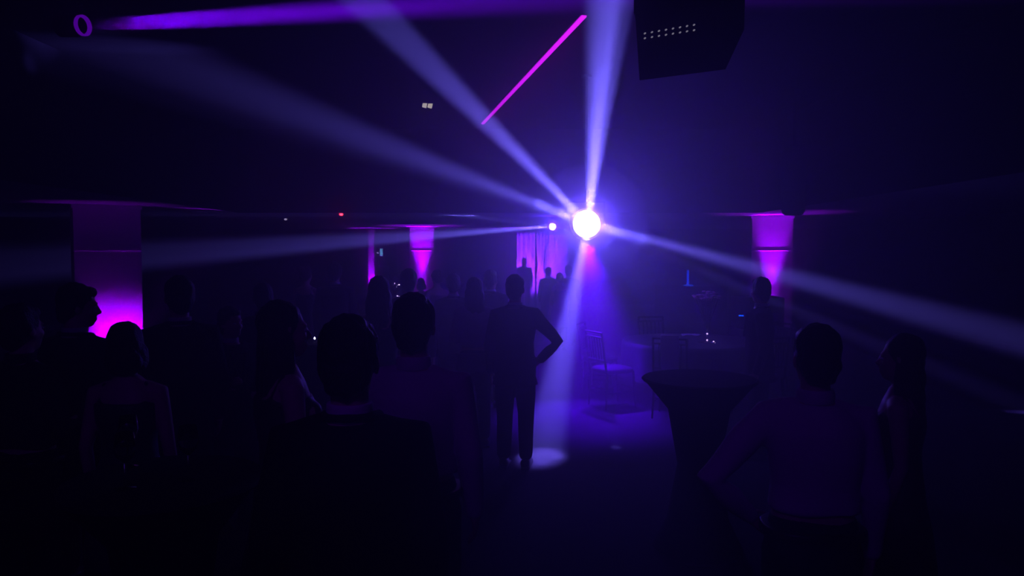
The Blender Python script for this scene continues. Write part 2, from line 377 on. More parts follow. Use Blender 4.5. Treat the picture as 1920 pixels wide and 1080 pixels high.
bm = bmesh.new(); ell(bm, (0, -.005, 0), (.032, .014, .022), seg=12, ring=8); mkobj('lens', bm, mat('pale_led', (.4, .4, .5), emit=(.35, .35, .55), estr=5), t, True)
# door opening frame by the sign
bm = bmesh.new(); a = at(722, 500, 24.85); 
for x0, x1, z0, z1 in ((-4.45, -4.05, 1.36, 1.42), (-4.09, -4.05, 0, 1.42), (-3.78, -3.73, 0, 2.5), (-3.45, -3.41, 0, 2.5)):
    box(bm, (x0, 24.9, z0), (x1, 25.0, z1))
struct(mkobj('trim_1', bm, M_TRIM))
def drape(px0, px1, py_top, d, folds, label, m, pinch=0.0):
    a, b = at(px0, py_top, d), at(px1, py_top, d)
    w = b.x - a.x; zt = a.z; nx, nz = 60, 24
    bm = bmesh.new(); rows = []
    for j in range(nz+1):
        z = zt * (1 - j/nz) + 0.02*j/nz; r = []
        k = 1 - pinch * math.exp(-((z-1.55)/.35)**2)
        for i in range(nx+1):
            u = i/nx
            r.append(bm.verts.new((a.x + w*.5 + (u-.5)*w*k, d + .025*math.sin(u*folds*2*math.pi + .6*math.sin(z*2)) + .008*math.sin(u*17+z*1.7), z)))
        rows.append(r)
    for j in range(nz):
        for i in range(nx): bm.faces.new((rows[j][i], rows[j][i+1], rows[j+1][i+1], rows[j+1][i]))
    o = mkobj('drape', bm, m, smooth=True)
    so = o.modifiers.new('thick', 'SOLIDIFY'); so.thickness = .006
    return tag(o, label, 'drape', 'pale drapes at the far end')
drape(969, 1003, 434, 24.5, 4, 'wide pale drape at the far end behind the lone standing man', M_DRAPE)
drape(1006, 1021, 434, 24.4, 2, 'narrow pale drape right of the wide one, tied in the middle', M_DRAPE, .25)
for px, pw in ((950, 2600), (1052, 2600)):
    q = at(px, 434, 23.0)
    o = lamp('SPOT', (q.x, 23.0, .15), (0.17, .012, 1), pw*3.5, 'drape_lamp', .08); o.data.spot_size = math.radians(75); o.data.spot_blend = 1
    o.rotation_euler = (Vector((.75, 24.5, 1.9)) - Vector((q.x, 23.0, .15))).to_track_quat('-Z', 'Y').to_euler()
a, b = at(1023, 440, 24.6), at(1063, 500, 24.6)
t = thing('slatted_screen', 'pale panel with horizontal slats between the drapes and the bright light', 'screen', ((a.x+b.x)/2, 24.6, 0))
w = b.x-a.x
for i in range(9):
    z0 = .62 + i*(a.z-.62)/9
    bm = bmesh.new(); box(bm, (-w/2+.03, -.012, z0+.008), (w/2-.03, .012, z0+(a.z-.62)/9)); mkobj('slat', bm, M_DRAPE, t, bevel=.003)
bm = bmesh.new()
for sx in (-1, 1): box(bm, (sx*w/2-.03, -.03, 0), (sx*w/2+.03, .03, a.z+.03))
mkobj('frame', bm, M_TRIM, t)
# desk with a blue tube lamp
q = at(1291, 534, 20)
t = thing('desk', 'long black-fronted desk at the far right carrying the blue tube lamp', 'desk', (q.x+.1, 20.2, 0))
zt = q.z - .03
bm = bmesh.new(); box(bm, (-.9, -.35, zt-.05), (.9, .35, zt)); mkobj('desk_top', bm, M_BLACK, t, bevel=.005)
bm = bmesh.new(); box(bm, (-.88, -.33, .0), (.88, -.30, zt-.05)); mkobj('front_panel', bm, M_DCLOTH, t)
for sx in (-1, 1):
    bm = bmesh.new(); box(bm, (sx*.86-.03, -.3, 0), (sx*.86+.03, .3, zt-.05)); mkobj('side_panel', bm, M_BLACK, t)
t = thing('tube_lamp', 'slim upright blue glowing tube lamp on a flat base, far right', 'lamp', (q.x, 20.0, zt))
bm = bmesh.new(); lathe(bm, [(.12, 0), (.13, .01), (.12, .03), (.02, .035)], 24); mkobj('base', bm, mat('blue_base', (.01, .03, .3), emit=(0, .02, .30), estr=7), t, True)
bm = bmesh.new(); limb(bm, [((-.02, 0, .03), .028), ((-.02, 0, .40), .028)], 10); mkobj('tube', bm, mat('blue_tube', (.01, .02, .3), emit=(0, .012, .38), estr=9), t, True)
# black loudspeaker stack with a blue indicator
q = at(1432, 590, 11.5)
t = thing('loudspeaker_stack', 'large black floor loudspeaker with a small blue light, right of the flower table', 'loudspeaker', (q.x, 11.6, 0))
bm = bmesh.new(); box(bm, (-.42, -.3, .02), (.42, .3, .72)); mkobj('bass_cabinet', bm, M_BLACK, t, bevel=.01)
bm = bmesh.new(); box(bm, (-.40, -.25, .725), (.26, .25, 1.20)); mkobj('top_cabinet', bm, M_BLACK, t, bevel=.01)
bm = bmesh.new(); lathe(bm, [(.02, -.01), (.12, .0), (.2, .03), (.22, .03)], 28, Matrix.Translation((0, -.3, .37)) @ Matrix.Rotation(math.pi/2, 4, 'X')); mkobj('woofer', bm, MATS['speaker_grille'], t, True)
ql = at(1390, 592, 11.34) - Vector((q.x, 11.6, 0))
bm = bmesh.new(); box(bm, (ql.x-.035, -.256, ql.z-.008), (ql.x+.035, -.246, ql.z+.008)); mkobj('glint_or_indicator', bm, mat('blue_led', (0, .05, .4), emit=(0, .06, .8), estr=5), t)

# ------------------------------------------------------------------ tables, chairs, table things
def round_table(x, y, label):
    t = thing('banquet_table', label, 'table', (x, y, 0))
    bm = bmesh.new(); lathe(bm, [(.85, .715), (.86, .73), (.85, .745)], 48); mkobj('tabletop', bm, M_TRIM, t)
    bm = bmesh.new(); limb(bm, [((0, 0, .05), .05), ((0, 0, .7), .05)], 12); lathe(bm, [(.3, 0), (.28, .03), (.05, .05)], 24); mkobj('pedestal', bm, M_METAL, t)
    bm = bmesh.new(); n = 72; rings = []
    for k, (r, z) in enumerate(((0.01, .752), (.82, .752), (.865, .748), (.875, .70), (.885, .5), (.895, .3))):
        amp = max(0, (.72-z)) * .09
        rings.append([bm.verts.new(((r+amp*math.sin(i*2*math.pi/n*12))*math.cos(2*math.pi*i/n), (r+amp*math.sin(i*2*math.pi/n*12))*math.sin(2*math.pi*i/n), z)) for i in range(n)])
    for a_, b_ in zip(rings, rings[1:]):
        for i in range(n): bm.faces.new((a_[i], a_[(i+1) % n], b_[(i+1) % n], b_[i]))
    cl = mkobj('tablecloth', bm, mat('dark_linen', (.05, .035, .06), .8, bump=.15, bscale=150), smooth=True); cl.location = (x, y, 0)
    tag(cl, 'dark cloth draped over the ' + label, 'tablecloth')
    return t
def chair_proto():
    t = thing('banquet_chair', 'x', 'chair')
    bm = bmesh.new(); loft(bm, [(0, 0, .43, .20, .20), (0, 0, .46, .215, .215), (0, 0, .485, .20, .20)], 24, 4); mkobj('seat', bm, M_DCLOTH, t, True)
    bm = bmesh.new()
    for i in range(12):
        pass
    M = Matrix.Translation((0, -.205, .47)) @ Matrix.Rotation(math.radians(8), 4, 'X')
    for sx in (-1, 1): limb(bm, [(M @ Vector((sx*.19, 0, -.02)), .014), (M @ Vector((sx*.185, 0, .46)), .013)], 8)
    for z in (.46, .40, .12): limb(bm, [(M @ Vector((-.187, 0, z)), .012), (M @ Vector((.187, 0, z)), .012)], 8)
    mkobj('back_frame', bm, M_BLACK, t, True)
    for k in range(5):
        bm = bmesh.new(); xx = -.12 + .06*k; limb(bm, [(M @ Vector((xx, 0, .12)), .008), (M @ Vector((xx, 0, .40)), .008)], 6); mkobj('spindle', bm, M_BLACK, t, True)
    for sx in (-1, 1):
        for sy in (-1, 1):
            bm = bmesh.new(); limb(bm, [((sx*.18, sy*.18, .44), .016), ((sx*.20, sy*.21, .015), .012)], 8); mkobj('leg', bm, M_BLACK, t, True)
    bm = bmesh.new()
    for sx in (-1, 1): limb(bm, [((sx*.19, -.19, .2), .009), ((sx*.19, .19, .2), .009)], 6)
    for sy in (-1, 1): limb(bm, [((-.19, sy*.19, .24), .009), ((.19, sy*.19, .24), .009)], 6)
    mkobj('stretcher', bm, M_BLACK, t, True)
    return t
def copy_tree(o, parent=None):
    c_ = o.copy(); link(c_); c_.parent = parent
    for ch in list(o.children): copy_tree(ch, c_)
    return c_
chair0 = chair_proto(); chair_used = [False]
def chair(x, y, rz, label, group=None, sash=False):
    kids = list(chair0.children)
    if not chair_used[0]: c_ = chair0; chair_used[0] = True
    else:
        c_ = chair0.copy(); link(c_)
        for ch in kids:
            if ch.name.startswith('sash'): continue
            k = ch.copy(); link(k); k.parent = c_
    c_.location = (x, y, 0); c_.rotation_euler = (0, 0, rz); c_['label'] = label
    c_['group'] = group
    return c_
def face(x, y, tx, ty): return math.atan2(ty-y, tx-x) - math.pi/2
TR = at(1325, 645, 9.45); TR.z = .755
tx, ty = TR.x - .15, TR.y + .25
round_table(tx, ty, 'round table on the right holding the tall flower vase')
R_CH = [(-155, 'black banquet chair nearest the aisle, at the left of the flower table'), (-112, 'black banquet chair on the near left side of the flower table'),
        (-62, 'black banquet chair on the near right side of the flower table'), (20, 'black banquet chair at the far right of the flower table'), (100, 'black banquet chair behind the flower table'), (160, 'black banquet chair at the far left of the flower table')]
near_chair = None
for ang, lab in R_CH:
    cx, cyy = tx + 1.17*math.cos(math.radians(ang)), ty + 1.17*math.sin(math.radians(ang))
    c_ = chair(cx, cyy, face(cx, cyy, tx, ty), lab, 'chairs round the flower table')
    if ang == -112: near_chair = c_
TL = at(744, 558, 18.2); TL.z = .755
round_table(TL.x - .1, TL.y + .3, 'distant round table left of centre holding the sparkling glass vase')
for ang, lab in ((-150, 'banquet chair at the near left of the distant sparkling table'), (-30, 'banquet chair at the near right of the distant sparkling table'), (90, 'banquet chair behind the distant sparkling table')):
    cx, cyy = TL.x-.1 + 1.17*math.cos(math.radians(ang)), TL.y+.3 + 1.17*math.sin(math.radians(ang))
    chair(cx, cyy, face(cx, cyy, TL.x-.1, TL.y+.3), lab, 'chairs round the distant table')
def napkin(p, label, w=.16, l=.22, rz=0.0):
    bm = bmesh.new(); n = 10; g_ = [[None]*(n+1) for _ in range(n+1)]
    for i in range(n+1):
        for j in range(n+1):
            u, v = i/n-.5, j/n-.5
            g_[i][j] = bm.verts.new((u*w, v*l, .012 + .010*math.sin(u*9)*math.cos(v*7) + .006*(1-abs(2*u))))
    for i in range(n):
        for j in range(n): bm.faces.new((g_[i][j], g_[i+1][j], g_[i+1][j+1], g_[i][j+1]))
    o = mkobj('napkin', bm, M_CLOTH, smooth=True); o.modifiers.new('t', 'SOLIDIFY').thickness = .008
    o.location = p; o.rotation_euler = (0, 0, rz); return tag(o, label, 'napkin')
napkin(at(1296, 630, 10.15).xy.to_3d() + Vector((0, 0, .762)), 'pale folded napkin on the flower table left of the vase', .26, .12)
napkin(at(709, 559, 18.2).xy.to_3d() + Vector((0, 0, .762)), 'pale napkin at the left edge of the distant sparkling table', .2, .16)
# a light cloth hung over the near left chair back
bm = bmesh.new()
loft(bm, [(0, -.215, .50, .095, .016), (0, -.24, .70, .10, .020), (0, -.265, .93, .105, .028), (0, -.268, .965, .10, .026)], 24, 4)
mkobj('hanging_cloth', bm, M_CLOTH, near_chair, True)['label'] = 'pale cloth hung over the chair back'
def cone_vase(p, h, label, glow, flowers=None, seed=1, gl=25):
    t = thing('cone_vase', label, 'vase', tuple(p))
    k = h
    bm = bmesh.new(); lathe(bm, [(.115*k/.55, 0), (.115*k/.55, .006), (.03, .014), (.008, .03), (.007, .09), (.016, .105), (.012, .12)], 32); mkobj('foot', bm, M_GLASS, t, True)
    bm = bmesh.new(); lathe(bm, [(.010, .115), (.03, .2), (.055, h*.75), (.075, h), (.072, h), (.052, h*.75), (.026, .2), (.006, .125)], 32); mkobj('bowl', bm, M_GLASS, t, True)
    for (x_, z_) in glow:
        bm = bmesh.new(); ell(bm, (x_, -.02, z_), (.011, .011, .011), seg=8, ring=6); mkobj('glass_sparkle', bm, mat('glass_sparkle_%g' % gl, (.5, .4, .6), emit=(.75, .45, 1), estr=gl), t, True)  # sparkles on the glass, put in as small emissive beads
    if flowers:
        rnd = random.Random(seed); bm = bmesh.new(); st = bmesh.new()
        for i in range(70):
            a_ = rnd.uniform(0, 2*math.pi); r_ = .17*math.sqrt(rnd.random()); zz = h + .04 + rnd.uniform(-.04, .11)*(1-r_/.25) 
            c_ = Vector((r_*math.cos(a_), r_*math.sin(a_), zz))
            for q_ in range(5):
                an = q_*2*math.pi/5 + a_
                ell(bm, c_ + Vector((.014*math.cos(an), .014*math.sin(an), .004)), (.014, .014, .006), Matrix.Rotation(an, 3, 'Z') @ Matrix.Rotation(.5, 3, 'Y'), 7, 5)
            limb(st, [(Vector((0, 0, .3*h)) + c_*.1*Vector((1, 1, 0)).length*0, .0025), (c_, .002)], 5)
        mkobj('flowers', bm, mat('pink_petals', (.55, .12, .35), .6, var=.3, scale=30), t, True)
        mkobj('stems', st, mat('stem_green', (.05, .12, .04), .6), t, True)
    return t
cone_vase(TR, .52, 'tall cone glass vase of pink flowers on the right-hand table', [(0, .11), (0, .03), (.08, .012)], True, gl=3)
cone_vase(TL, .55, 'tall cone glass vase sparkling on the distant table left of centre', [(-.03, .50), (-.04, .36), (0, .28), (.06, .33), (.02, .32), (.02, .06), (.0, .02), (.05, .04)])
q = at(733, 557, 18.3); q.z = .755
t = thing('glass_vase', 'plain cylinder glass vase left of the sparkling cone vase', 'vase', tuple(q))
bm = bmesh.new(); lathe(bm, [(.05, 0), (.055, .28), (.051, .28), (.046, .012)], 24); mkobj('glass_body', bm, M_GLASS, t, True)
bm = bmesh.new(); lathe(bm, [(.052, .28), (.057, .284), (.05, .288)], 24); mkobj('lip', bm, M_GLASS, t, True)

def cocktail_table(x, y, label, r=.35):
    t = thing('cocktail_table', label, 'table', (x, y, 0))
    bm = bmesh.new(); lathe(bm, [(r, 1.08), (r+.01, 1.09), (r, 1.10), (.01, 1.10)], 40); mkobj('tabletop', bm, M_DCLOTH, t)
    bm = bmesh.new(); lathe(bm, [(r*.8, .02), (r*.55, .2), (.13, .55), (r*.55, .9), (r*.95, 1.07), (r+.005, 1.085)], 40, cap=False); mkobj('stretch_cover', bm, M_DCLOTH, t, True)
    bm = bmesh.new(); limb(bm, [((0, 0, .03), .03), ((0, 0, 1.07), .03)], 12); lathe(bm, [(r*.78, 0), (r*.75, .02), (.03, .04)], 24); mkobj('pedestal', bm, M_METAL, t)
    return t
def wine_glass(p, label, group=None):
    t = thing('wine_glass', label, 'glass', tuple(p), 0, group)
    bm = bmesh.new(); lathe(bm, [(.033, 0), (.033, .003), (.006, .008), (.004, .012), (.004, .085), (.008, .09)], 20); mkobj('stem_foot', bm, M_GLASS, t, True)
    bm = bmesh.new(); lathe(bm, [(.006, .088), (.028, .11), (.036, .14), (.030, .19), (.0285, .19), (.034, .14), (.026, .112), (.004, .092)], 20); mkobj('bowl', bm, M_GLASS, t, True)
def tea_light(p, label, col=(.55, .5, 1), s=6):
    t = thing('tea_light', label, 'candle', tuple(p))
    bm = bmesh.new(); lathe(bm, [(.02, 0), (.022, .016), (.02, .016), (.018, .008)], 16); mkobj('cup', bm, M_GLASS, t)
    bm = bmesh.new(); lathe(bm, [(.004, .014), (.009, .02), (.008, .028), (.002, .038)], 10); mkobj('glow_tip', bm, mat('tea_glow_%g' % s, (.5, .5, .6), emit=col, estr=s), t, True)
q = at(1300, 720, 4.75)
cocktail_table(1.18, 4.75, 'high black cocktail table at the right edge of the aisle')
cocktail_table(-1.22, 2.62, 'high black cocktail table at the bottom left of the crowd', .33)
q = at(330, 890, 2.62); wine_glass((-1.13, 2.62, 1.10), 'wine glass on the bottom-left cocktail table, right of its neighbours')
wine_glass((-1.30, 2.52, 1.10), 'wine glass on the bottom-left cocktail table, nearest the camera')
wine_glass((-1.42, 2.78, 1.10), 'wine glass on the bottom-left cocktail table, farthest left')
q = at(590, 639, 6.7); cocktail_table(q.x, 6.75, 'high black cocktail table with a glowing tea light among the left crowd')
tea_light((q.x, 6.7, 1.10), 'bright tea light on a cocktail table between heads left of centre')
tea_light((q.x+.045, 6.9, 1.10), 'dimmer tea light just right of and behind the bright one', (.4, .3, 1), 1.5)
q = at(843, 529, 18.3); cocktail_table(q.x, 18.35, 'distant high cocktail table with a single pale tea light')
tea_light((q.x, 18.25, 1.105), 'distant pale tea light right of the slim lit column', (.5, .45, .9), 40)

# ------------------------------------------------------------------ people
def bake(bm, voxel, smooth=4, disp=0.0, dscale=25.0):
    me = bpy.data.meshes.new('tmp'); bmesh.ops.recalc_face_normals(bm, faces=bm.faces); bm.to_mesh(me); bm.free()
    o = link(bpy.data.objects.new('tmp', me))
    r = o.modifiers.new('r', 'REMESH'); r.mode = 'VOXEL'; r.voxel_size = voxel; r.use_smooth_shade = True
    s_ = o.modifiers.new('s', 'SMOOTH'); s_.iterations = smooth; s_.factor = .5
    dg = bpy.context.evaluated_depsgraph_get()
    out = bpy.data.meshes.new_from_object(o.evaluated_get(dg))
    bpy.data.objects.remove(o); bpy.data.meshes.remove(me)
    if disp:
        nrm = [v.normal.copy() for v in out.vertices]
        for v, n_ in zip(out.vertices, nrm): v.co += n_ * disp * noise.noise(Vector((v.co.x*dscale, v.co.y*dscale, v.co.z*dscale*.45)))
    for p_ in out.polygons: p_.use_smooth = True
    return out
M_SKIN = {k: mat('skin_'+k, c_, .5, var=.08, scale=14) for k, c_ in (('light', (.55, .36, .28)), ('tan', (.40, .24, .17)), ('brown', (.20, .11, .075)))}
M_HAIR = {k: mat('hair_'+k, c_, .45, var=.3, scale=60, bump=.5, bscale=150) for k, c_ in (('black', (.006, .005, .005)), ('dark', (.018, .010, .007)), ('brown', (.05, .028, .016)))}
M_CL = {'black': mat('black_wool', (.008, .008, .010), .9, spec=.15, bump=.2, bscale=200), 'navy': mat('navy_wool', (.010, .012, .03), .9, spec=.15, bump=.2, bscale=200),
        'charcoal': mat('charcoal_wool', (.02, .02, .023), .9, spec=.15, bump=.2, bscale=200), 'white': mat('white_cotton', (.62, .60, .64), .8, var=.05, bump=.15, bscale=60),
        'wine': mat('wine_satin', (.05, .008, .02), .5, bump=.1), 'pale': mat('pale_blouse', (.38, .28, .38), .75, var=.06, bump=.1),
        'dusk': mat('dark_satin', (.02, .015, .04), .5, bump=.1)}
M_EYE = mat('eye_white', (.6, .6, .6), .2, var=0); M_SHOE = mat('shoe_leather', (.01, .009, .008), .3)
V = Vector
ARMS = {'down': ((.232, -.025, 1.12), (.238, .05, .87)), 'front': ((.235, .02, 1.13), (.10, .23, 1.10)), 'glass': ((.245, .01, 1.13), (.20, .25, 1.20)),
        'up': ((.25, .17, 1.23), (.15, .31, 1.48)), 'raised': ((.31, .12, 1.53), (.27, .17, 1.79)), 'hip': ((.40, -.05, 1.17), (.225, .05, .99))}
def hand(bm, wr, d, side, curl):
    """palm, four fingers and a thumb continuing the forearm direction d"""
    d = d.normalized(); inn = V((-side, 0, 0)); n_ = (inn - d*inn.dot(d))
    n_ = n_.normalized() if n_.length > .2 else V((0, -1, 0))
    w = d.cross(n_).normalized()
    if w.y < 0: w = -w                      # thumb side looks forward
    B = Matrix((w, n_, d)).transposed()
    ell(bm, wr + d*.048, (.038, .016, .052), B, 14, 10)
    limb(bm, [(wr - d*.02, .026), (wr + d*.02, .027)], 10)
    for k, (off, L) in enumerate(((.027, .070), (.009, .079), (-.009, .074), (-.026, .058))):
        b0 = wr + d*.085 + w*off; c1 = curl*.6; c2 = curl*1.5
        p1 = b0 + (d*math.cos(c1) + n_*math.sin(c1))*L*.5
        p2 = p1 + (d*math.cos(c2) + n_*math.sin(c2))*L*.5
        limb(bm, [(b0 - d*.02, .0095), (b0, .0095), (p1, .0088), (p2, .0075)], 8)
    t0 = wr + d*.025 + w*.028; t1 = t0 + (d*.6 + w*.7 + n_*.25).normalized()*.036; t2 = t1 + (d*.85 + w*.2 + n_*.45).normalized()*.032
    limb(bm, [(t0, .013), (t1, .0105), (t2, .0085)], 8)
def person(px, ytop, d, yaw, label, outfit='suit', top='black', bottom='black', hair='short', hc='black', skin='light',
           la='down', ra='down', hy=0.0, hp=0.0, female=False, vox=.011, group=None, voxh=.007):
    """px, ytop: where the top of the head stands; yaw 0 looks away from the camera"""
    P = at(px, ytop, d); H = P.z; s = H / 1.775
    t = thing('person', label, 'person', (P.x, d, 0), math.radians(yaw), group)
    fx = .90 if female else 1.0; wx = .86 if female else 1.0; hx = 1.04 if female else 1.0
    SH = V((.172*fx, 0, 1.405))
    arms = {}
    for sd, a_ in ((-1, la), (1, ra)):
        e, w_ = ARMS[a_]; arms[sd] = (V((SH.x*sd, 0, 1.405)), V((e[0]*sd*fx, e[1], e[2])), V((w_[0]*sd*fx, w_[1], w_[2])))
    HM = Matrix.Translation((0, 0, 1.53)) @ Matrix.Rotation(math.radians(hy), 4, 'Z') @ Matrix.Rotation(math.radians(-hp), 4, 'X') @ Matrix.Translation((0, 0, -1.53))
    SC = Matrix.Scale(s, 4)
    def fin(bm, name, m, v, sm=4, head=False, disp=0, dscale=25):
        if head: bmesh.ops.transform(bm, matrix=HM, verts=bm.verts)
        bmesh.ops.transform(bm, matrix=SC, verts=bm.verts)
        me = bake(bm, v, sm, disp, dscale); me.name = name; me.materials.clear(); me.materials.append(m)
        o = link(bpy.data.objects.new(name, me)); o.parent = t; return o
    def torso(bm, g, zlo=.86, zhi=1.49, flare=0.0):
        S_ = [(.84, .165*hx, .118), (.95, .172*hx, .122), (1.05, .150*wx, .106), (1.15, .142*wx, .102), (1.27, .162*fx, .112), (1.36, .170*fx, .108), (1.42, .148*fx, .088), (1.465, .085, .066), (1.49, .058, .056)]
        secs = []
        for z, rx, ry in S_:
            if zlo <= z <= zhi: secs.append((0, -.005 if z > 1.2 else 0, z, rx+g, ry+g))
        if zlo < S_[0][0]:
            z0, rx, ry = S_[0]; secs.insert(0, (0, 0, zlo, rx+g+flare, ry+g+flare))
        loft(bm, secs, 28, 2.3)
        if female: 
            for sx in (-1, 1): ell(bm, (sx*.07, .085+g, 1.28), (.06, .05, .058))
    # body
    bm = bmesh.new(); hb = bmesh.new()
    ell(hb, (0, -.012, 1.665), (.076, .096, .103)); ell(hb, (0, .028, 1.615), (.062, .070, .088)); ell(hb, (0, .052, 1.556), (.040, .040, .033))
    ell(hb, (0, .02, 1.565), (.056, .05, .04)); limb(hb, [((0, .090, 1.650), .009), ((0, .112, 1.612), .0125)], 10)
    for sx in (-1, 1):
        ell(hb, (sx*.011, .098, 1.606), (.009, .011, .008), seg=10, ring=8); ell(hb, (sx*.036, .066, 1.612), (.022, .024, .024))
        ell(hb, (sx*.078, -.004, 1.628), (.010, .019, .031), Matrix.Rotation(sx*.25, 3, 'Z')); limb(hb, [((sx*.014, .092, 1.664), .008), ((sx*.045, .080, 1.664), .007)], 8)
    ell(hb, (0, .094, 1.577), (.023, .010, .006)); ell(hb, (0, .092, 1.567), (.020, .010, .007))
    bmesh.ops.transform(hb, matrix=HM, verts=hb.verts)
    tm = bpy.data.meshes.new('h'); hb.to_mesh(tm); hb.free(); bm.from_mesh(tm); bpy.data.meshes.remove(tm)
    limb(bm, [((0, -.018, 1.43), .062), ((0, -.012, 1.50), .055 if not female else .048), ((0, -.002, 1.575), .055 if not female else .050)], 18)
    torso(bm, 0)
    for sd in (-1, 1):
        a_, e, w_ = arms[sd]
        limb(bm, [((sd*.10, 0, 1.41), .055), (a_, .056*fx), (a_.lerp(e, .5), .047*fx), (e, .038*fx), (e.lerp(w_, .35), .037*fx), (w_, .0255)], 14)
        hand(bm, w_, w_-e, sd, .9 if (la if sd < 0 else ra) in ('glass', 'front', 'up') else .45)
        limb(bm, [((sd*.088, 0, .90), .092), ((sd*.094, .006, .68), .077), ((sd*.096, .01, .50), .056), ((sd*.098, -.014, .34), .054), ((sd*.10, -.018, .10), .036)], 16)
        limb(bm, [((sd*.10, -.03, .045), .034), ((sd*.108, .06, .035), .034), ((sd*.112, .13, .025), .026)], 12)
    fin(bm, 'body', M_SKIN[skin], vox*.8, 3)
    for sx in (-1, 1):
        bm = bmesh.new(); ell(bm, (sx*.031, .084, 1.640), (.0135, .0115, .008), seg=12, ring=8)
        bmesh.ops.transform(bm, matrix=SC @ HM, verts=bm.verts); mkobj('eye', bm, M_EYE, t, True)
    # hair
    bm = bmesh.new()
    ell(bm, (0, -.022, 1.683), (.086, .098, .094)); ell(bm, (0, -.048, 1.625), (.080, .064, .075))
    for sx in (-1, 1): ell(bm, (sx*.066, -.02, 1.645), (.020, .045, .045))
    dsp = .007
    if hair == 'short': ell(bm, (0, -.065, 1.58), (.058, .035, .045)); ell(bm, (0, .045, 1.725), (.06, .045, .032))
    if hair == 'long':
        ell(bm, (0, -.062, 1.52), (.098, .055, .17)); ell(bm, (0, -.075, 1.42), (.10, .045, .15))
        for sx in (-1, 1): ell(bm, (sx*.078, -.02, 1.53), (.026, .05, .14))
    if hair == 'bob':
        ell(bm, (0, -.045, 1.575), (.10, .075, .085))
        for sx in (-1, 1): ell(bm, (sx*.078, -.005, 1.58), (.028, .05, .075))
    if hair == 'bun': ell(bm, (0, -.118, 1.715), (.05, .045, .045)); ell(bm, (0, -.06, 1.59), (.055, .04, .045))
    if hair == 'curly':
        rnd = random.Random(int(px))
        for i in range(60):
            u = rnd.uniform(0, 2*math.pi); v_ = rnd.uniform(-.3, 1)
            q_ = V((math.cos(u)*math.sqrt(1-v_*v_*.9)*.088, -.03+math.sin(u)*.098, 1.66+v_*.085))
            if q_.y < .05 or q_.z > 1.7: ell(bm, q_, (.022, .022, .022), seg=8, ring=6)
    fin(bm, 'hair', M_HAIR[hc], voxh, 2, True, dsp, 45)
    # clothes
    def sleeves(bm, g, cuff):
        for sd in (-1, 1):
            a_, e, w_ = arms[sd]
            limb(bm, [((sd*.075, -.006, 1.412), .066+g), (a_ + V((0, 0, 0)), .064+g), (a_.lerp(e, .5), .052+g*1.1), (e, .045+g*1.1), (e.lerp(w_, .5), .040+g*1.1), (w_.lerp(e, cuff), .033+g)], 16)
    def trousers():
        bm = bmesh.new()
        loft(bm, [(0, 0, .80, .15*hx, .115), (0, 0, .86, .175*hx, .13), (0, 0, .95, .178*hx, .128), (0, 0, 1.03, .155*wx, .113)], 28, 2.4)
        for sd in (-1, 1):
            limb(bm, [((sd*.088, 0, .88), .104), ((sd*.095, .006, .68), .092), ((sd*.098, .01, .50), .076), ((sd*.10, -.008, .30), .070), ((sd*.102, -.012, .13), .066)], 18)
        fin(bm, 'trousers', M_CL[bottom], vox, 3, False, .006, 9)
    if outfit == 'suit':
        bm = bmesh.new(); torso(bm, .024, .77, 1.465, .02); sleeves(bm, .010, .06); fin(bm, 'jacket', M_CL[top], vox, 3, False, .008, 8)
        bm = bmesh.new(); lathe(bm, [(.060, 1.465), (.068, 1.475), (.066, 1.525), (.060, 1.52)], 24, Matrix.Translation((0, -.013, 0))); fin(bm, 'shirt_collar', M_CL['white'], .006, 1)
        bm = bmesh.new()
        for sx in (-1, 1): limb(bm, [((sx*.066, -.055, 1.488), .014), ((sx*.080, .03, 1.475), .015), ((sx*.06, .112, 1.40), .018), ((sx*.022, .143, 1.20), .012)], 8)
        limb(bm, [((-.06, -.058, 1.485), .012), ((0, -.082, 1.488), .013), ((.06, -.058, 1.485), .012)], 8)
        fin(bm, 'lapels', M_CL[top], .006, 1)
        trousers()
    elif outfit == 'shirt':
        bm = bmesh.new(); torso(bm, .020, .98, 1.48); sleeves(bm, .006, .02); fin(bm, 'shirt', M_CL[top], vox, 3, False, .010, 9)
        bm = bmesh.new(); lathe(bm, [(.058, 1.465), (.070, 1.47), (.072, 1.50), (.066, 1.525), (.060, 1.52)], 24, Matrix.Translation((0, -.012, 0))); fin(bm, 'collar', M_CL[top], .006, 1)
        trousers()
        bm = bmesh.new(); loft(bm, [(0, 0, .955, .200*hx, .148), (0, 0, .99, .198*hx, .147)], 32, 2.4); fin(bm, 'belt', M_SHOE, .008, 1)
    else:
        bm = bmesh.new(); torso(bm, .012, .84, 1.40)
        loft(bm, [(0, 0, .52, .24, .20), (0, 0, .70, .215, .17), (0, 0, .86, .19*hx, .142), (0, 0, .95, .182*hx, .132)], 28, 2.1)
        for sx in (-1, 1): limb(bm, [((sx*.10, -.07, 1.36), .022), ((sx*.105, -.03, 1.45), .020), ((sx*.10, .06, 1.36), .022)], 8)
        fin(bm, 'dress', M_CL[top], vox, 3, False, .010, 10)
    for sd in (-1, 1):
        bm = bmesh.new()
        limb(bm, [((sd*.10, -.045, .050), .046), ((sd*.106, .03, .046), .044), ((sd*.112, .11, .036), .036), ((sd*.114, .16, .030), .028)], 14)
        box(bm, (sd*.105-.042, -.085, 0), (sd*.105+.042, .17, .018))
        fin(bm, 'shoe', M_SHOE, .009, 2)
    return t
NV, NH = .009, .006
person(655, 588, 2.12, 4, 'person in a black jacket seen from behind, nearest the camera, left of centre', vox=NV, voxh=NH, hy=-6)
person(776, 548, 2.98, -3, 'person in a pale shirt seen from behind, just right of the nearest black jacket', 'shirt', 'white', 'charcoal', hc='dark', vox=NV, voxh=NH)
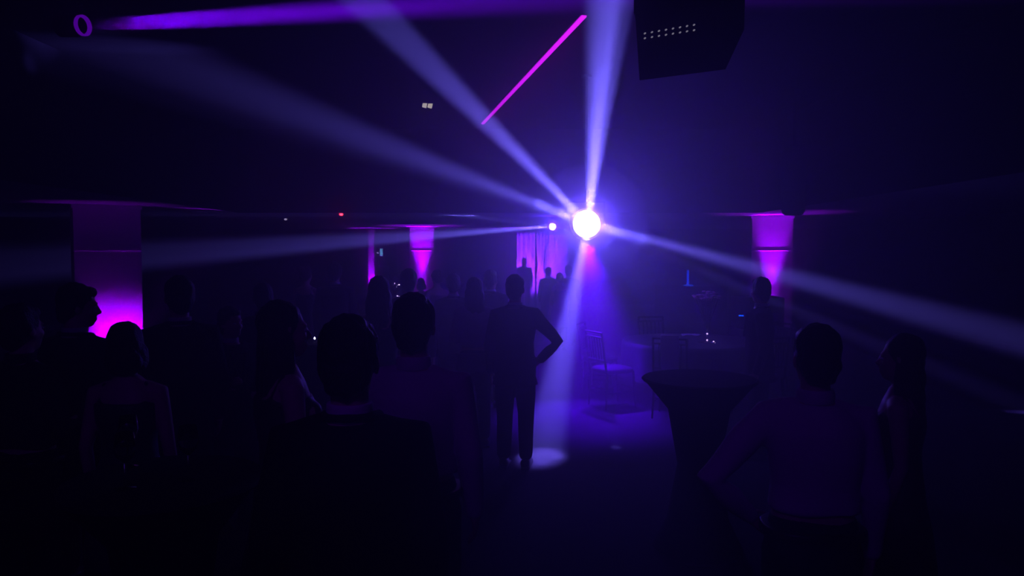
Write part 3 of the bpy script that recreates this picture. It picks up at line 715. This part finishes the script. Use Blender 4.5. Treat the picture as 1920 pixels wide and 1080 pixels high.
person(1530, 605, 2.70, -8, 'person in a pale shirt seen from behind at the lower right, left arm bent', 'shirt', 'white', 'navy', la='hip', vox=NV, voxh=NH, hy=8)
person(141, 530, 4.2, -14, 'person in a dark jacket in near profile against the wide lit column', top='navy', hy=-44, hp=6, ra='front', hc='black', vox=.010)
person(237, 602, 3.5, 5, 'short person whose rounded head tops the foot of the lit left column', 'dress', 'dusk', hair='bob', hc='dark', female=True)
person(335, 516, 4.6, 35, 'tall person in charcoal right of the wide lit column', top='charcoal', la='front')
person(40, 568, 3.6, -20, 'person at the far left edge with one forearm lifted', 'shirt', 'charcoal', 'black', ra='glass', hc='dark')
person(532, 562, 3.15, -62, 'person with long dark hair turned right, behind the nearest black jacket', 'dress', 'wine', hair='long', hc='dark', skin='light', female=True, ra='glass', vox=.010)
person(432, 574, 5.2, -130, 'person in an open dark jacket facing right towards the camera, left crowd', top='black', la='front', ra='glass', hy=10, hc='brown', vox=.010)
person(628, 491, 9.5, 6, 'person standing farther back left of centre, taller head above the left crowd', top='charcoal')
person(574, 498, 10.6, -14, 'person with a bun in the back of the left crowd', 'dress', 'dusk', hair='bun', hc='brown', female=True)
person(493, 530, 6.2, 20, 'person in a dark shirt in the middle of the left crowd', 'shirt', 'navy', 'black', hc='dark', skin='tan')
person(712, 517, 5.8, -10, 'person with long hair in front of the narrow violet pilaster', 'dress', 'dusk', hair='long', hc='black', female=True)
person(766, 503, 7.6, 4, 'person in a jacket left of the slim lit column', top='navy', hc='dark')
person(819, 505, 11.2, 30, 'person with curly hair overlapping the right foot of the slim lit column', 'dress', 'wine', hair='curly', hc='brown', skin='tan', female=True)
person(790, 521, 13.5, -8, 'small distant person at the foot of the slim lit column', 'dress', 'dusk', hair='bob', hc='dark', female=True)
person(983, 483, 23.3, 0, 'lone person standing in front of the wide pale drape', top='black', vox=.014, voxh=.009)
person(1028, 500, 17.2, 10, 'distant person below the slatted screen', top='navy', vox=.014, voxh=.009)
person(1066, 497, 15.2, -6, 'distant person directly below and left of the blinding light', top='charcoal', hc='dark', vox=.014, voxh=.009)
person(1049, 511, 14.4, 15, 'shorter distant person between the two below the slatted screen', 'dress', 'wine', hair='bun', hc='brown', female=True, vox=.014, voxh=.009)
person(966, 514, 6.6, -10, 'person in a black jacket at the left edge of the open aisle', top='black', ra='hip', hc='black')
person(889, 519, 7.3, 15, 'person in a pale blouse left of the aisle group', 'shirt', 'pale', 'black', hair='long', hc='dark', female=True, la='front')
person(921, 505, 9.2, -25, 'person in navy behind the aisle group', top='navy', skin='tan', hc='dark')
person(850, 512, 8.6, 8, 'person in charcoal between the pale blouse and the slim column', top='charcoal', hc='black')
person(1426, 519, 6.9, 78, 'person in dark clothes in front of the right-hand lit column', top='charcoal', hy=-60, hc='dark')
person(1690, 625, 3.4, 60, 'person with long hair in a dark dress turned left at the far right', 'dress', 'wine', hair='long', hc='brown', skin='light', female=True, ra='glass')
